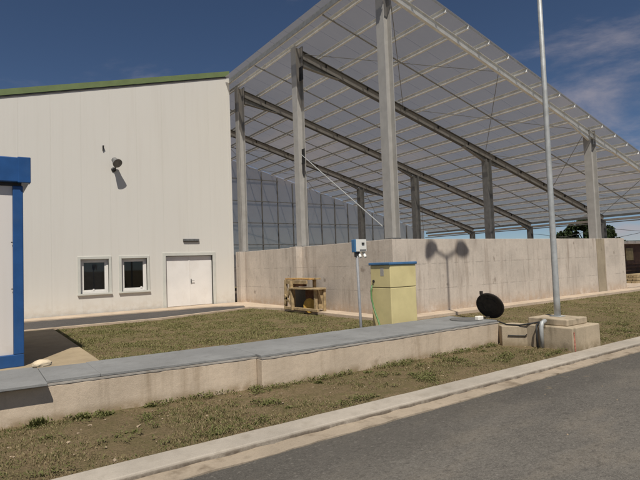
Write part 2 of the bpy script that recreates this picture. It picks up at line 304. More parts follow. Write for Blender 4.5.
# ------------------------------------------------------------------ helpers
COL = scene.collection
class MB:
    def __init__(s): s.v = []; s.f = []
    def add(s, vs_, fs):
        k = len(s.v); s.v += [tuple(p) for p in vs_]; s.f += [tuple(i+k for i in f) for f in fs]; return s
    def box(s, x0, x1, y0, y1, z0, z1):
        return s.add([(x0, y0, z0), (x1, y0, z0), (x1, y1, z0), (x0, y1, z0), (x0, y0, z1), (x1, y0, z1), (x1, y1, z1), (x0, y1, z1)],
                     [(0, 3, 2, 1), (4, 5, 6, 7), (0, 1, 5, 4), (1, 2, 6, 5), (2, 3, 7, 6), (3, 0, 4, 7)])
    def prism(s, poly, z0, z1):         # plan polygon, counter-clockwise
        n = len(poly)
        return s.add([(x, y, z0) for x, y in poly]+[(x, y, z1) for x, y in poly],
                     [tuple(range(n-1, -1, -1)), tuple(range(n, 2*n))]+[(i, (i+1) % n, (i+1) % n+n, i+n) for i in range(n)])
    def prismy(s, poly, y0, y1):        # polygon in XZ, extruded along Y
        n = len(poly)
        return s.add([(x, y0, z) for x, z in poly]+[(x, y1, z) for x, z in poly],
                     [tuple(range(n)), tuple(range(2*n-1, n-1, -1))]+[(i, i+n, (i+1) % n+n, (i+1) % n) for i in range(n)])
    def bar(s, p0, p1, w_, h_, upv=(0, 0, 1)):   # rectangular bar: w_ sideways, h_ along upv
        p0, p1, u = Vector(p0), Vector(p1), Vector(upv); d = (p1-p0).normalized()
        sd = d.cross(u).normalized(); u = sd.cross(d).normalized()
        q = []
        for p in (p0, p1):
            for a, b in ((-1, -1), (1, -1), (1, 1), (-1, 1)): q.append(p+sd*(a*w_/2)+u*(b*h_/2))
        return s.add(q, [(0, 1, 2, 3), (7, 6, 5, 4), (0, 4, 5, 1), (1, 5, 6, 2), (2, 6, 7, 3), (3, 7, 4, 0)])
    def tube(s, pts, r, n=10, cap=True):
        pts = [Vector(p) for p in pts]; rs = r if isinstance(r, (list, tuple)) else [r]*len(pts)
        k = len(s.v); prev = None
        for i, p in enumerate(pts):
            d = (pts[min(i+1, len(pts)-1)]-pts[max(i-1, 0)]).normalized()
            a = prev or (Vector((1, 0, 0)) if abs(d.x) < 0.8 else Vector((0, 1, 0)))
            e = (a-d*a.dot(d)).normalized(); g = d.cross(e); prev = e
            for j in range(n):
                t = 2*math.pi*j/n; s.v.append(tuple(p+(e*math.cos(t)+g*math.sin(t))*rs[i]))
        for i in range(len(pts)-1):
            for j in range(n):
                a = k+i*n+j; b = k+i*n+(j+1) % n; s.f.append((a, b, b+n, a+n))
        if cap:
            s.f.append(tuple(range(k+n-1, k-1, -1))); e0 = k+(len(pts)-1)*n; s.f.append(tuple(range(e0, e0+n)))
        return s
    def lathe(s, c, axis, prof, n=20):   # prof: (radius, distance along axis)
        c, d = Vector(c), Vector(axis).normalized(); a = Vector((1, 0, 0)) if abs(d.x) < 0.8 else Vector((0, 1, 0))
        e = (a-d*a.dot(d)).normalized(); g = d.cross(e); k = len(s.v)
        for r, t in prof:
            for j in range(n):
                q = 2*math.pi*j/n; s.v.append(tuple(c+d*t+(e*math.cos(q)+g*math.sin(q))*r))
        for i in range(len(prof)-1):
            for j in range(n):
                x_ = k+i*n+j; y_ = k+i*n+(j+1) % n; s.f.append((x_, y_, y_+n, x_+n))
        s.f.append(tuple(range(k+n-1, k-1, -1))); e0 = k+(len(prof)-1)*n; s.f.append(tuple(range(e0, e0+n)))
        return s
    def ibeam(s, p0, p1, depth, width, upv, tf=0.018, tw=0.012):
        p0, p1, u = Vector(p0), Vector(p1), Vector(upv); d = (p1-p0).normalized(); sd = d.cross(u).normalized(); u = sd.cross(d)
        for sg in (-1, 1):
            o_ = u*sg*(depth/2-tf/2); s.bar(p0+o_, p1+o_, width, tf, u)
        s.bar(p0, p1, tw, depth-2*tf, u); return s
    def build(s, name, mat, parent=None, bevel=0, smooth=False, seg=2, label=None):
        v = np.array(s.v, dtype=float)
        if parent is None: org = Vector(((v[:, 0].min()+v[:, 0].max())/2, (v[:, 1].min()+v[:, 1].max())/2, v[:, 2].min()))
        else:
            org = Vector((0, 0, 0)); q = parent
            while q: org += q.location; q = q.parent
        me = bpy.data.meshes.new(name); me.from_pydata((v-np.array(org)).tolist(), [], s.f); me.update()
        o = bpy.data.objects.new(name, me); COL.objects.link(o); me.materials.append(M[mat] if isinstance(mat, str) else mat)
        if parent is None: o.location = org
        else: o.parent = parent
        if smooth:
            for p in me.polygons: p.use_smooth = True
        if bevel:
            b = o.modifiers.new('bevel', 'BEVEL'); b.width = bevel; b.segments = seg; b.limit_method = 'ANGLE'; b.angle_limit = math.radians(35)
        if label: o['label'] = label
        return o
def thing(name, loc, label, cat, group=None):
    o = bpy.data.objects.new(name, None); COL.objects.link(o); o.location = loc; o.empty_display_size = 0.2
    return tag(o, label, cat, group)
def tag(o, label, cat, group=None):
    o['label'] = label; o['category'] = cat
    if group: o['group'] = group
    return o
def struct(o): o['kind'] = 'structure'; return o
def stuff(o, label=None):
    o['kind'] = 'stuff'
    if label: o['label'] = label
    return o
def rough_edges(o, cuts, amp, scale=9):      # break up straight cast edges a little
    import bmesh
    bm = bmesh.new(); bm.from_mesh(o.data)
    for ax, step in cuts:
        c = [v.co[ax] for v in bm.verts]; lo, hi = min(c), max(c); p = lo+step
        while p < hi-step*0.3:
            no = [0, 0, 0]; no[ax] = 1; co = [0, 0, 0]; co[ax] = p
            bmesh.ops.bisect_plane(bm, geom=bm.verts[:]+bm.edges[:]+bm.faces[:], plane_co=co, plane_no=no); p += step
    for v in bm.verts:
        q = (v.co+o.location)*scale
        v.co += Vector((0, noise.noise(q)*amp, noise.noise(q+Vector((7, 3, 1)))*amp*0.7))
    bm.to_mesh(o.data); bm.free()

# ------------------------------------------------------------------ ground, road, kerb
def ground():
    x0, x1, y0, y1, st = -12.0, 42.0, 4.30, 17.0, 0.16
    nx, ny = int((x1-x0)/st), int((y1-y0)/st)
    xs = np.linspace(x0, x1, nx+1); ys = np.linspace(y0, y1, ny+1); mb = MB()
    for j, y in enumerate(ys):
        for i, x in enumerate(xs):
            e = 0 if i in (0, nx) or j in (0, ny) else 1
            h = noise.noise(Vector((x*1.3, y*1.3, 0)))*0.016+noise.noise(Vector((x*4.3, y*4.3, 3)))*0.012
            mb.v.append((x, y, -0.02+e*h if y > 4.56 else -0.05))
    for j in range(ny):
        for i in range(nx):
            a = j*(nx+1)+i; mb.f.append((a, a+1, a+nx+2, a+nx+1))
    B = 5000
    for r in ((x1, B, y0, y1), (-B, x0, y0, y1), (-B, B, y1, B), (-B, B, -B, -7)):
        mb.add([(r[0], r[2], -0.02), (r[1], r[2], -0.02), (r[1], r[3], -0.02), (r[0], r[3], -0.02)], [(0, 1, 2, 3)])
    o = mb.build('ground', 'lawn', smooth=True); return struct(o)
ground()
mb = MB(); mb.add([(-4000, -7.05, -0.078), (4000, -7.05, -0.078), (4000, 4.10, -0.078), (-4000, 4.10, -0.078)], [(0, 1, 2, 3)])
struct(mb.build('road', 'asph'))
def strip(name, mat, y0, y1, z0, z1, amp, step=0.22, x0=-30, x1=60):
    o = MB().box(x0, x1, y0, y1, z0, z1).build(name, mat); rough_edges(o, ((0, step),), amp, 5); return o
g = strip('gutter', 'gutter', 3.985, 4.215, -0.3, -0.064, 0.02, 0.09); struct(g)
k = strip('kerb', 'kerb', 4.205, 4.535, -0.3, -0.012, 0.007); b = k.modifiers.new('bevel', 'BEVEL'); b.width = 0.018; b.segments = 2; b.limit_method = 'ANGLE'; struct(k)

# concrete path beside the container, asphalt strip along the white building, aprons
struct(MB().prism([(-1, 9.2), (1.83, 9.2), (1.83, 16.15), (-1, 16.15)], -0.1, 0.022).build('concrete_path', 'path', bevel=0.01))
struct(MB().prism([(-9, 16.25), (4.9, 16.35), (8.45, 17.35), (8.75, 18.15), (7.9, 18.75), (-9, 19.25)], -0.1, 0.026).build('asphalt_path', 'asphp'))
struct(MB().prism([(-9, 16.12), (4.95, 16.2), (8.55, 17.25), (8.45, 17.35), (4.9, 16.35), (-9, 16.25)], -0.1, 0.038).build('path_edging', 'apron'))
struct(MB().prism([(-9, 19.25), (7.9, 18.75), (8.75, 18.15), (8.45, 17.35), (8.55, 17.25), (9.0, 15.6), (9.0, 9.75), (24.2, 9.75), (24.2, 10.3), (9.6, 10.3), (9.6, 19.9), (-9, 19.9)], -0.1, 0.07).build('apron', 'apron', bevel=0.012))
struct(MB().box(9.95, 33, 10.65, 29.7, -0.1, 0.05).build('canopy_floor', 'conc'))

# far hills
mb = MB(); n = 80
for i in range(n+1):
    a = math.radians(20+i*130/n); d = 2600
    h = 48+22*noise.noise(Vector((i*0.13, 0, 0)))+8*noise.noise(Vector((i*0.5, 2, 0)))
    for rr, z in ((d-700, -0.5), (d-250, h*0.62), (d, h), (d+900, -0.5)): mb.v.append((math.sin(a)*rr, math.cos(a)*rr, z))
for i in range(n):
    for j in range(3): a = i*4+j; mb.f.append((a, a+4, a+5, a+1))
struct(mb.build('hills', 'hill', smooth=True))

# ------------------------------------------------------------------ white building
WY = 20.0
bld = thing('industrial_building', (0, WY, 0), 'large white clad industrial building with green roof edge, left of the open canopy', 'building')
def roofz(x): return 10.03-0.267*(9.25-x) if x <= 9.25 else 10.03
openings = [(3.18, 4.15, 0.80, 2.06), (4.61, 5.56, 0.80, 2.06), (6.30, 8.28, -0.2, 2.12)]
XL, XR = -12.0, 9.25
edges = [XR]
x = XR
while x > XL: x -= 1.0; edges.append(max(x, XL))
edges = edges[::-1]
for a, b_ in zip(edges[:-1], edges[1:]):
    a2, b2 = a+0.003, b_-0.003
    cuts = sorted({a2, b2, *[q for o_ in openings for q in o_[:2] if a2 < q < b2]})
    mb = MB()
    for c, d in zip(cuts[:-1], cuts[1:]):
        mid = (c+d)/2; op = [o_ for o_ in openings if o_[0] < mid < o_[1]]
        segs = [(0.06, None)] if not op else ([(0.06, op[0][2])] if op[0][2] > 0.06 else [])+[(op[0][3], None)]
        for z0, z1 in segs:
            za, zb = (roofz(c), roofz(d)) if z1 is None else (z1, z1)
            mb.prismy([(c, z0), (d, z0), (d, zb), (c, za)], WY, WY+0.08)
            if d == b2: mb.prismy([(d+0.0002, z0), (d+0.0058, z0), (d+0.0058, zb-0.002), (d+0.0002, zb-0.002)], WY+0.004, WY+0.08)
    mb.build('wall_panel', 'clad', bld)
MB().box(XL, XR-0.02, WY+0.01, WY+0.3, -0.1, 0.065).build('plinth', 'apron', bld)
# walls behind, so that nothing shines through
MB().box(XL, XL+0.1, WY+0.09, 48, 0, 4.3).build('side_wall', 'clad', bld); MB().box(XR-0.1, XR-0.002, WY+0.085, 48, 0, 10.02).build('side_wall', 'clad', bld)
MB().prismy([(XL, 0), (XR, 0), (XR, roofz(XR)), (XL, roofz(XL))], 48, 48.1).build('rear_wall', 'clad', bld)
MB().prismy([(XL-0.1, roofz(XL)-0.03), (XR-0.02, roofz(XR)-0.005), (XR-0.02, roofz(XR)+0.1), (XL-0.1, roofz(XL)+0.07)], WY+0.03, 48.2).build('roof', 'green', bld)
MB().prismy([(XL-0.1, roofz(XL)-0.04), (XR+0.02, roofz(XR)-0.035), (XR+0.02, roofz(XR)+0.19), (XL-0.1, roofz(XL)+0.16)], WY-0.045, WY+0.028).build('roof_trim', 'green', bld)
MB().prismy([(XL-0.1, roofz(XL)-0.10), (XR, roofz(XR)-0.09), (XR, roofz(XR)-0.04), (XL-0.1, roofz(XL)-0.045)], WY-0.03, WY-0.002).build('drip_flashing', 'darkmetal', bld)
MB().box(9.13, 9.262, WY-0.012, WY+0.0, 0.06, roofz(9.15)-0.09).build('corner_flashing', 'clad', bld)
def window(x0, x1, z0, z1, curtain):
    t = bpy.data.objects.new('window', None); COL.objects.link(t); t.parent = bld; t.location = (x0, 0, z0)
    y = WY
    # surround
    mb = MB(); q = 0.10
    mb.box(x0-q, x0, y-0.03, y+0.16, z0-0.0, z1+q); mb.box(x1, x1+q, y-0.03, y+0.16, z0, z1+q); mb.box(x0, x1, y-0.03, y+0.16, z1, z1+q)
    mb.build('surround', 'trimgrey', t, bevel=0.006)
    MB().box(x0-q-0.01, x1+q+0.01, y-0.075, y+0.16, z0-0.06, z0).build('sill', 'trimgrey', t, bevel=0.006)
    f = 0.075; yy = y+0.10
    mb = MB(); mb.box(x0, x0+f, yy, yy+0.07, z0, z1); mb.box(x1-f, x1, yy, yy+0.07, z0, z1); mb.box(x0+f, x1-f, yy, yy+0.07, z0, z0+f); mb.box(x0+f, x1-f, yy, yy+0.07, z1-f, z1)
    f2 = 0.05; a, b_, c, d = x0+f, x1-f, z0+f, z1-f; yb = yy+0.012
    mb.box(a, a+f2, yb, yb+0.05, c, d); mb.box(b_-f2, b_, yb, yb+0.05, c, d); mb.box(a+f2, b_-f2, yb, yb+0.05, c, c+f2); mb.box(a+f2, b_-f2, yb, yb+0.05, d-f2, d)
    mb.build('frame', 'pvc', t, bevel=0.005)
    MB().box(a+f2, b_-f2, yb+0.02, yb+0.026, c+f2, d-f2).build('pane', 'glass', t)
    MB().box((a+b_)/2+(0.24 if not curtain else -0.06), (a+b_)/2+(0.31 if not curtain else 0.0), yb-0.02, yb+0.0, c+f2*0.3, c+f2*0.3+0.07).build('handle', 'pvc', t, bevel=0.005)
    if curtain: MB().box(a, b_-0.02, y+0.25, y+0.26, c-0.1, d+0.1).build('blind', 'curtain', t)
    MB().box(x0-0.6, x1+0.6, y+2.4, y+2.45, 0, 3).build('room_wall', 'room', t)
window(3.18, 4.15, 0.80, 2.06, True); window(4.61, 5.56, 0.80, 2.06, False)
# double door
d0, d1, dz = 6.30, 8.28, 2.12
mb = MB(); q = 0.13
mb.box(d0-q, d0, WY-0.03, WY+0.15, 0.05, dz+q); mb.box(d1, d1+q, WY-0.03, WY+0.15, 0.05, dz+q); mb.box(d0, d1, WY-0.03, WY+0.15, dz, dz+q)
mb.build('door_surround', 'trimgrey', bld, bevel=0.006)
mid = (d0+d1)/2
for a, b_, hs in ((d0+0.012, mid-0.005, 0), (mid+0.005, d1-0.012, 1)):
    mb = MB().box(a, b_, WY+0.085, WY+0.13, 0.075, dz-0.015)
    leaf = mb.build('door_leaf', 'doorwhite', bld, bevel=0.006)
    if hs: MB().box(a+0.05, a+0.085, WY+0.06, WY+0.085, 0.98, 1.16).tube([(a+0.068, WY+0.07, 1.08), (a+0.068, WY+0.03, 1.08), (a+0.19, WY+0.03, 1.08)], 0.011, 8).build('handle', 'greymetal', leaf)
MB().box(mid-0.022, mid+0.022, WY+0.074, WY+0.086, 0.075, dz-0.02).build('cover_strip', 'doorwhite', bld)
MB().box(d0, d1, WY+0.14, WY+0.16, 0, dz+0.1).build('door_backing', 'darkmetal', bld)

# things on the white wall
t = thing('wall_floodlight', (4.2, WY, 5.5), 'round dark floodlight on a bracket high on the white wall', 'floodlight')
c = Vector((4.41, WY-0.38, 5.67))
MB().tube([(4.38, WY, 5.46), (4.38, WY-0.06, 5.46), (4.39, WY-0.22, 5.46), (4.40, WY-0.33, 5.53)], 0.028, 8).lathe((4.38, WY-0.001, 5.46), (0, -1, 0), [(0.09, 0), (0.09, 0.03), (0.05, 0.05)], 14).build('bracket', 'darkmetal', t)
ax = Vector((0.25, -0.75, -0.6)).normalized()
h = MB().lathe(c, ax, [(0.06, -0.24), (0.10, -0.22), (0.12, -0.10), (0.165, 0.02), (0.18, 0.08), (0.165, 0.082)], 20).build('housing', 'greymetal', t, smooth=False)
MB().lathe(c, ax, [(0.05, 0.065), (0.16, 0.07), (0.155, 0.079)], 20).build('lens', 'darkmetal', t)
t = thing('door_light', (7.35, WY, 2.7), 'narrow grey strip light on the white wall above the double door', 'light')
MB().box(7.02, 7.70, WY-0.07, WY-0.001, 2.71, 2.81).build('housing', 'greymetal', t, bevel=0.01)
MB().box(7.05, 7.67, WY-0.06, WY-0.01, 2.69, 2.71).build('diffuser', 'darkmetal', t)
tag(MB().box(3.99, 4.03, WY-0.05, WY-0.001, 6.16, 6.34).box(3.985, 4.035, WY-0.10, WY-0.05, 6.30, 6.34).build('wall_hook', 'darkmetal'), 'tiny dark hook on the white wall up left of the floodlight', 'hook')

# ------------------------------------------------------------------ concrete walls of the canopy bay
cw = thing('concrete_wall', (9.6, 10.3, 0), 'tall streaked concrete wall turning a corner under the steel canopy', 'wall')
HW = 2.22
def wallpart(name, mb, mat='conc', amp=0.0, cuts=None, label=None):
    o = mb.build(name, mat, cw, bevel=0.012, label=label); return o
wallpart('wall_section', MB().box(9.585, 9.92, 10.601, 19.95, 0, HW))
wallpart('wall_section', MB().box(9.58, 20.72, 10.3, 10.6, 0, HW))
wallpart('wall_section', MB().box(21.42, 23.1, 10.295, 10.6, 0, HW+0.01))
wallpart('wall_section', MB().box(20.721, 21.419, 10.33, 10.6, 0, HW))
wallpart('wall_section', MB().box(22.8, 23.1, 10.601, 12.4, 0, HW))
wallpart('dark_strip', MB().box(20.78, 21.415, 10.313, 10.328, 0, HW-0.004), 'concdark', label='dark brown strip of wall below the grey column')  # thin strip in darker, browner concrete than the wall around it
for y in (15.2, 19.72): wallpart('pilaster', MB().box(9.33, 9.584, y-0.22, y+0.22, 0, HW+0.01))
wallpart('pilaster', MB().box(9.66, 10.0, 10.62, 10.9, 0.05, HW-0.02))

# ------------------------------------------------------------------ steel canopy
can = thing('steel_canopy', (9.7, 10.5, 0), 'tall open steel canopy with sloping translucent roof on grey columns', 'canopy')
S = 0.257
def rz(x, off=0.0): return 9.35-S*(x-9.7)+off
FY = [10.48, 15.2, 20.05, 24.9, 29.75]
XC, XM, XE = 9.765, 20.95, 31.5
slope = Vector((1, 0, -S)).normalized(); nup = Vector((S, 0, 1)).normalized()
def hcolumn(mb, x, y, z0, z1, d, w_): mb.ibeam((x, y, z0), (x, y, z1), d, w_, (1, 0, 0), 0.022, 0.016); return mb
for i, y in enumerate(FY[:4]):
    mb = MB(); hcolumn(mb, XC, y, HW if i < 3 else 0.05, rz(XC)+0.22, 0.30, 0.32); cobj = mb.build('column', 'column', can)
    MB().box(XC-0.165, XC+0.165, y-0.18, y+0.18, (HW if i < 3 else 0.05)+0.001, (HW if i < 3 else 0.05)+0.03).build('base_plate', 'greymetal', cobj)
    xm = XM if i == 0 else 20.55
    mb = MB(); hcolumn(mb, xm, y if i else 10.43, HW if i == 0 else 0.05, rz(xm)+(0.24 if i == 0 else -0.18), 0.42 if i == 0 else 0.36, 0.30); cobj = mb.build('column', 'column' if i == 0 else 'rafter', can)
    mb = MB(); hcolumn(mb, XE, y, 0.05, rz(XE)-0.1, 0.34, 0.26); mb.build('column', 'rafter', can)
    # rafter with haunches
    x0r = XC+0.155; yr = y if i else 10.36; dp = 0.32 if i else 0.24; rm = 'rafter' if i else 'purlin'; up0 = 0.19-dp/2
    p0 = Vector((x0r, yr, rz(x0r)+up0)); p1 = Vector((XE+0.15, yr, rz(XE+0.15)+up0))
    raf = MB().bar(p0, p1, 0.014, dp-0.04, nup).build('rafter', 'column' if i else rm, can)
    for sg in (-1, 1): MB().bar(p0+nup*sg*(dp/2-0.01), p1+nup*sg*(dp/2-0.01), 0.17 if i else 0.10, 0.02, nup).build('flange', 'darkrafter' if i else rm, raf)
    def haunch(xa, xb, dep):
        za, zb = rz(xa)+0.19-dp, rz(xb)+0.19-dp; mb = MB()
        mb.prismy([(xa, za-dep), (xb, zb-0.01), (xb, zb+0.01), (xa, za+0.01)] if xb > xa else [(xb, zb-0.01), (xa, za-dep), (xa, za+0.01), (xb, zb+0.01)], yr-0.008, yr+0.008)
        mb.bar((xa, yr, za-dep), (xb, yr, zb-0.012), 0.16 if i else 0.08, 0.018)
        mb.build('haunch', rm, raf)
    if i: haunch(x0r, XC+1.9, 0.26)
    haunch(xm-0.18, xm-1.7, 0.2); haunch(xm+0.18, xm+1.7, 0.2)
    if i: haunch(XE-0.17, XE-1.6, 0.26)
    if i:
        for xx in np.arange(XC+1.3, XE-0.5, 1.02*2): MB().bar((xx, y, rz(xx)+0.05), (xx, y, rz(xx)+0.17), 0.010, 0.16, (0, 1, 0)).build('purlin_cleat', 'darkmetal', raf)
        MB().box(XC+0.151, XC+0.185, y-0.15, y+0.15, rz(XC)-0.52, rz(XC)+0.26).build('end_plate', 'darkmetal', raf)
# purlins (Z sections), run over the rafters and out to the verge
YF, YB = 9.86, 29.97
px = [9.3]+[9.72+1.02*i for i in range(22)]
def zsec(mb, x, y0, y1, zc, h_=0.13, fl=0.05, th=0.006):     # web square to the roof slope
    c = Vector((x, 0, zc)); yv0, yv1 = Vector((0, y0, 0)), Vector((0, y1, 0)); a = c-nup*(h_/2-th/2)+slope*(fl/2+th/2); b_ = c+nup*(h_/2-th/2)-slope*(fl/2+th/2)
    mb.bar(c+yv0, c+yv1, th, h_, nup); mb.bar(a+yv0, a+yv1, fl, th, nup); mb.bar(b_+yv0, b_+yv1, fl, th, nup)
for i, x in enumerate(px):
    mb = MB(); zsec(mb, x, YF, YB, rz(x)+0.375-0.072)
    mb.build('purlin', 'purlin', can)
# verge beam (bright channel along the front gable) and cleats
MB().bar((9.0, YF+0.02, rz(9.0)+0.352), (32.1, YF+0.02, rz(32.1)+0.352), 0.012, 0.05, nup).build('verge_trim', 'galv', can)
# ridge edge and eaves beams
MB().box(9.23, 9.262, YF, 19.93, rz(9.25)+0.2, rz(9.25)+0.375).build('ridge_trim', 'galv', can)
MB().box(XE+0.30, XE+0.33, YF, YB, rz(XE)+0.06, rz(XE)+0.2).build('eaves_beam', 'rafter', can)
MB().box(XE+0.5, XE+0.66, YF, YB, rz(XE)-0.16, rz(XE)-0.145).box(XE+0.645, XE+0.66, YF, YB, rz(XE)-0.144, rz(XE)-0.02).box(XE+0.5, XE+0.515, YF, YB, rz(XE)-0.144, rz(XE)-0.02).build('gutter', 'paleroof', can)
MB().box(XE-0.03, XE+0.03, FY[0], YB-0.2, rz(XE)-0.30, rz(XE)-0.24).build('eaves_tie', 'rafter', can)
# sag rods in mid bay, roof and wall bracing
for a, b_ in zip(FY[:-1], FY[1:]):
    ym = (a+b_)/2; MB().bar((9.3, ym, rz(9.3)+0.20), (XE+0.2, ym, rz(XE+0.2)+0.20), 0.045, 0.03, nup).build('sag_bar', 'rafter', can)
def rod(p, q, r=0.012, mat='rafter'): MB().tube([p, q], r, 6).build('brace_rod', mat, can)
for (ya, yb) in ((FY[0], FY[1]), (FY[3], FY[4])):
    for xa, xb in ((XC+0.3, 15.1), (15.1, 20.5), (20.7, 26.1), (26.1, 31.3)):
        rod((xa, ya, rz(xa)+0.1), (xb, yb, rz(xb)+0.1)); rod((xa, yb, rz(xa)+0.12), (xb, ya, rz(xb)+0.12))
rod((XC-0.02, 15.05, 5.55), (XC-0.02, 10.55, 2.40), 0.015, 'galv')
MB().prism([(XC-0.02, 14.86), (XC+0.0, 14.86), (XC+0.0, 15.04), (XC-0.02, 15.04)], 5.2, 5.75).build('gusset_plate', 'darkmetal', can)
MB().prism([(XC-0.02, 14.8), (XC+0.0, 14.8), (XC+0.0, 15.04), (XC-0.02, 15.04)], 8.25, 8.75).build('gusset_plate', 'darkmetal', can)
for a, b_ in ((FY[0], FY[1]), (FY[1], FY[2]), (FY[3], FY[4])):
    rod((XE, a, 2.4), (XE, b_, rz(XE)-0.6), 0.014); rod((XE, b_, 2.4), (XE, a, rz(XE)-0.6), 0.014)
# roof sheets: trapezoidal profile across Y, one sheet about a metre wide
def profile(y0, y1, ribs):
    pts = []; p = (y1-y0)/ribs
    for i in range(ribs):
        b0 = y0+i*p
        pts += [(b0, 0), (b0+p*0.94, 0.0), (b0+p*0.96, 0.008), (b0+p*0.985, 0.008)]
    pts.append((y1, 0)); return pts
ns = 20; wsh = (YB-YF)/ns
for i in range(ns):
    y0 = YF-0.02+i*wsh; y1 = y0+wsh; mb = MB()
    x0 = 9.02 if y1 < 19.95 else 9.27
    pr = profile(y0, y1, 1); ends = [(x0, 0.378), (20.6, 0.378), (32.15, 0.378)]
    for x_, o_ in ends:
        for yy, h_ in pr: mb.v.append((x_, yy, rz(x_)+o_+h_))
    m_ = len(pr)
    for e in range(2):
        for j in range(m_-1): a = e*m_+j; mb.f.append((a, a+m_, a+m_+1, a+1))
    mb.build('roof_sheet', 'sheet', can)
# back wall: translucent sheets on posts and rails over a concrete base
yb = 29.98
xs = np.arange(9.95, 31.6, 1.22)
for a in xs:
    b_ = min(a+1.214, 31.6); mb = MB()
    za, zb = rz(a)+0.36, rz(b_)+0.36
    mb.prismy([(a, 0.3), (b_, 0.3), (b_, zb), (a, za)], yb, yb+0.006); mb.build('wall_sheet', 'backsheet', can)
    MB().box(a-0.028, a+0.028, yb-0.09, yb-0.012, 0.05, rz(a)+0.22).build('wall_post', 'rafter', can)
z = 1.55
while z < 9.2:
    xe = min(31.5, 9.7+(9.35-z)/S); MB().box(9.95, xe, yb-0.14, yb-0.092, z-0.025, z+0.025).build('wall_rail', 'rafter', can); z += 1.46

# ------------------------------------------------------------------ low plinth wall with grey cover slabs
lw = thing('low_wall', (4, 6.4, 0), 'long low pinkish concrete wall with grey cover slabs beside the verge', 'low wall')
def lin(x): return 6.335+(6.06-6.335)*(x-0.22)/(3.1-0.22)       # front face of the left stretch
o = MB().prism([(-6, lin(-6)), (3.1, lin(3.1)), (3.1, 7.05), (-6, 7.5)], -0.3, 0.365).build('wall_section', 'concl', lw, bevel=0.012)
o2 = MB().prism([(3.102, 5.92), (8.12, 5.92), (8.12, 7.05), (3.102, 7.05)], -0.3, 0.365).build('wall_section', 'concl', lw, bevel=0.012)
for q in (o, o2): rough_edges(q, ((0, 0.3),), 0.002, 4)
o = MB().prism([(-6, lin(-6)-0.004), (3.1, lin(3.1)-0.004), (3.1, 7.07), (-6, 7.5)], 0.366, 0.386).build('mortar_bed', 'platelip', lw); rough_edges(o, ((0, 0.09),), 0.006, 11)
o = MB().prism([(3.102, 5.914), (8.125, 5.914), (8.125, 7.07), (3.102, 7.07)], 0.366, 0.386).build('mortar_bed', 'platelip', lw); rough_edges(o, ((0, 0.09),), 0.006, 11)
plates = [(-6, -2.2), (-2.196, 0.644), (0.648, 1.194), (1.198, 3.097), (3.103, 4.756), (4.76, 6.456), (6.46, 8.10)]
for i, (a, b_) in enumerate(plates):
    if b_ < 0.65: pl = [(a, lin(a)-0.125), (b_, lin(b_)-0.125), (b_, 7.36), (a, 7.5)]
    elif b_ < 3.1: pl = [(a, lin(a)+0.015), (b_, lin(b_)+0.015), (b_, 7.14), (a, 7.22)]
    else: pl = [(a, 5.935), (b_, 5.935), (b_, 7.07), (a, 7.07)]
    o = MB().prism(pl, 0.388, 0.42+(i % 3)*0.002).build('cover_slab', 'plate', lw, bevel=0.006); rough_edges(o, ((0, 0.25),), 0.004, 7)

# ------------------------------------------------------------------ pole foundation, cable pit, conduit
pf = thing('pole_foundation', (8.7, 5.1, 0), 'stepped concrete foundation block carrying the tall lamp pole beside the kerb', 'foundation block')
o = MB().box(8.23, 9.13, 4.56, 5.52, -0.2, 0.37).build('block', 'concb', pf, bevel=0.018)
o = MB().box(8.36, 9.02, 4.72, 5.46, 0.371, 0.485).build('pedestal', 'concb', pf, bevel=0.015)
MB().bar((8.262, 4.5555, 0.30), (8.275, 4.5555, -0.02), 0.035, 0.004, (0, 1, 0)).build('paint_mark', 'redpaint', pf, label='red paint stroke down the corner of the block')
cp = MB().prism([(7.97, 5.75), (8.36, 5.24), (8.56, 5.53), (8.56, 5.95), (8.14, 5.95)], -0.2, 0.335).build('cable_pit', 'concb', bevel=0.012)
tag(cp, 'low weathered concrete pit wall between the low wall and the pole foundation', 'concrete pit')
tag(MB().tube([(8.02, 5.66, 0.17), (8.12, 5.53, 0.165), (8.2, 5.425, 0.165), (8.21, 5.40, 0.19)], 0.010, 6).build('wire', 'cable'), 'short black wire on the face of the concrete pit', 'wire')
tag(MB().tube([(8.19, 5.10, -0.05), (8.19, 5.10, 0.35), (8.22, 5.10, 0.42), (8.32, 5.10, 0.45)], 0.038, 10).build('conduit_pipe', 'galv', smooth=True), 'grey conduit pipe rising up the side of the pole foundation', 'pipe')
tag(MB().tube([(8.10, 5.12, -0.05), (8.12, 5.15, 0.2), (8.16, 5.17, 0.38), (8.3, 5.18, 0.42)], 0.016, 8).build('cable', 'cable', smooth=True), 'black cable beside the conduit on the pole foundation', 'cable')
tag(MB().tube([(8.30, 5.20, 0.42), (8.16, 5.5, 0.352), (8.12, 5.75, 0.35), (8.16, 6.0, 0.40), (8.02, 6.35, 0.44)], 0.014, 8).build('cable', 'cable', smooth=True), 'black cable running from the pole foundation to the open round cover', 'cable')

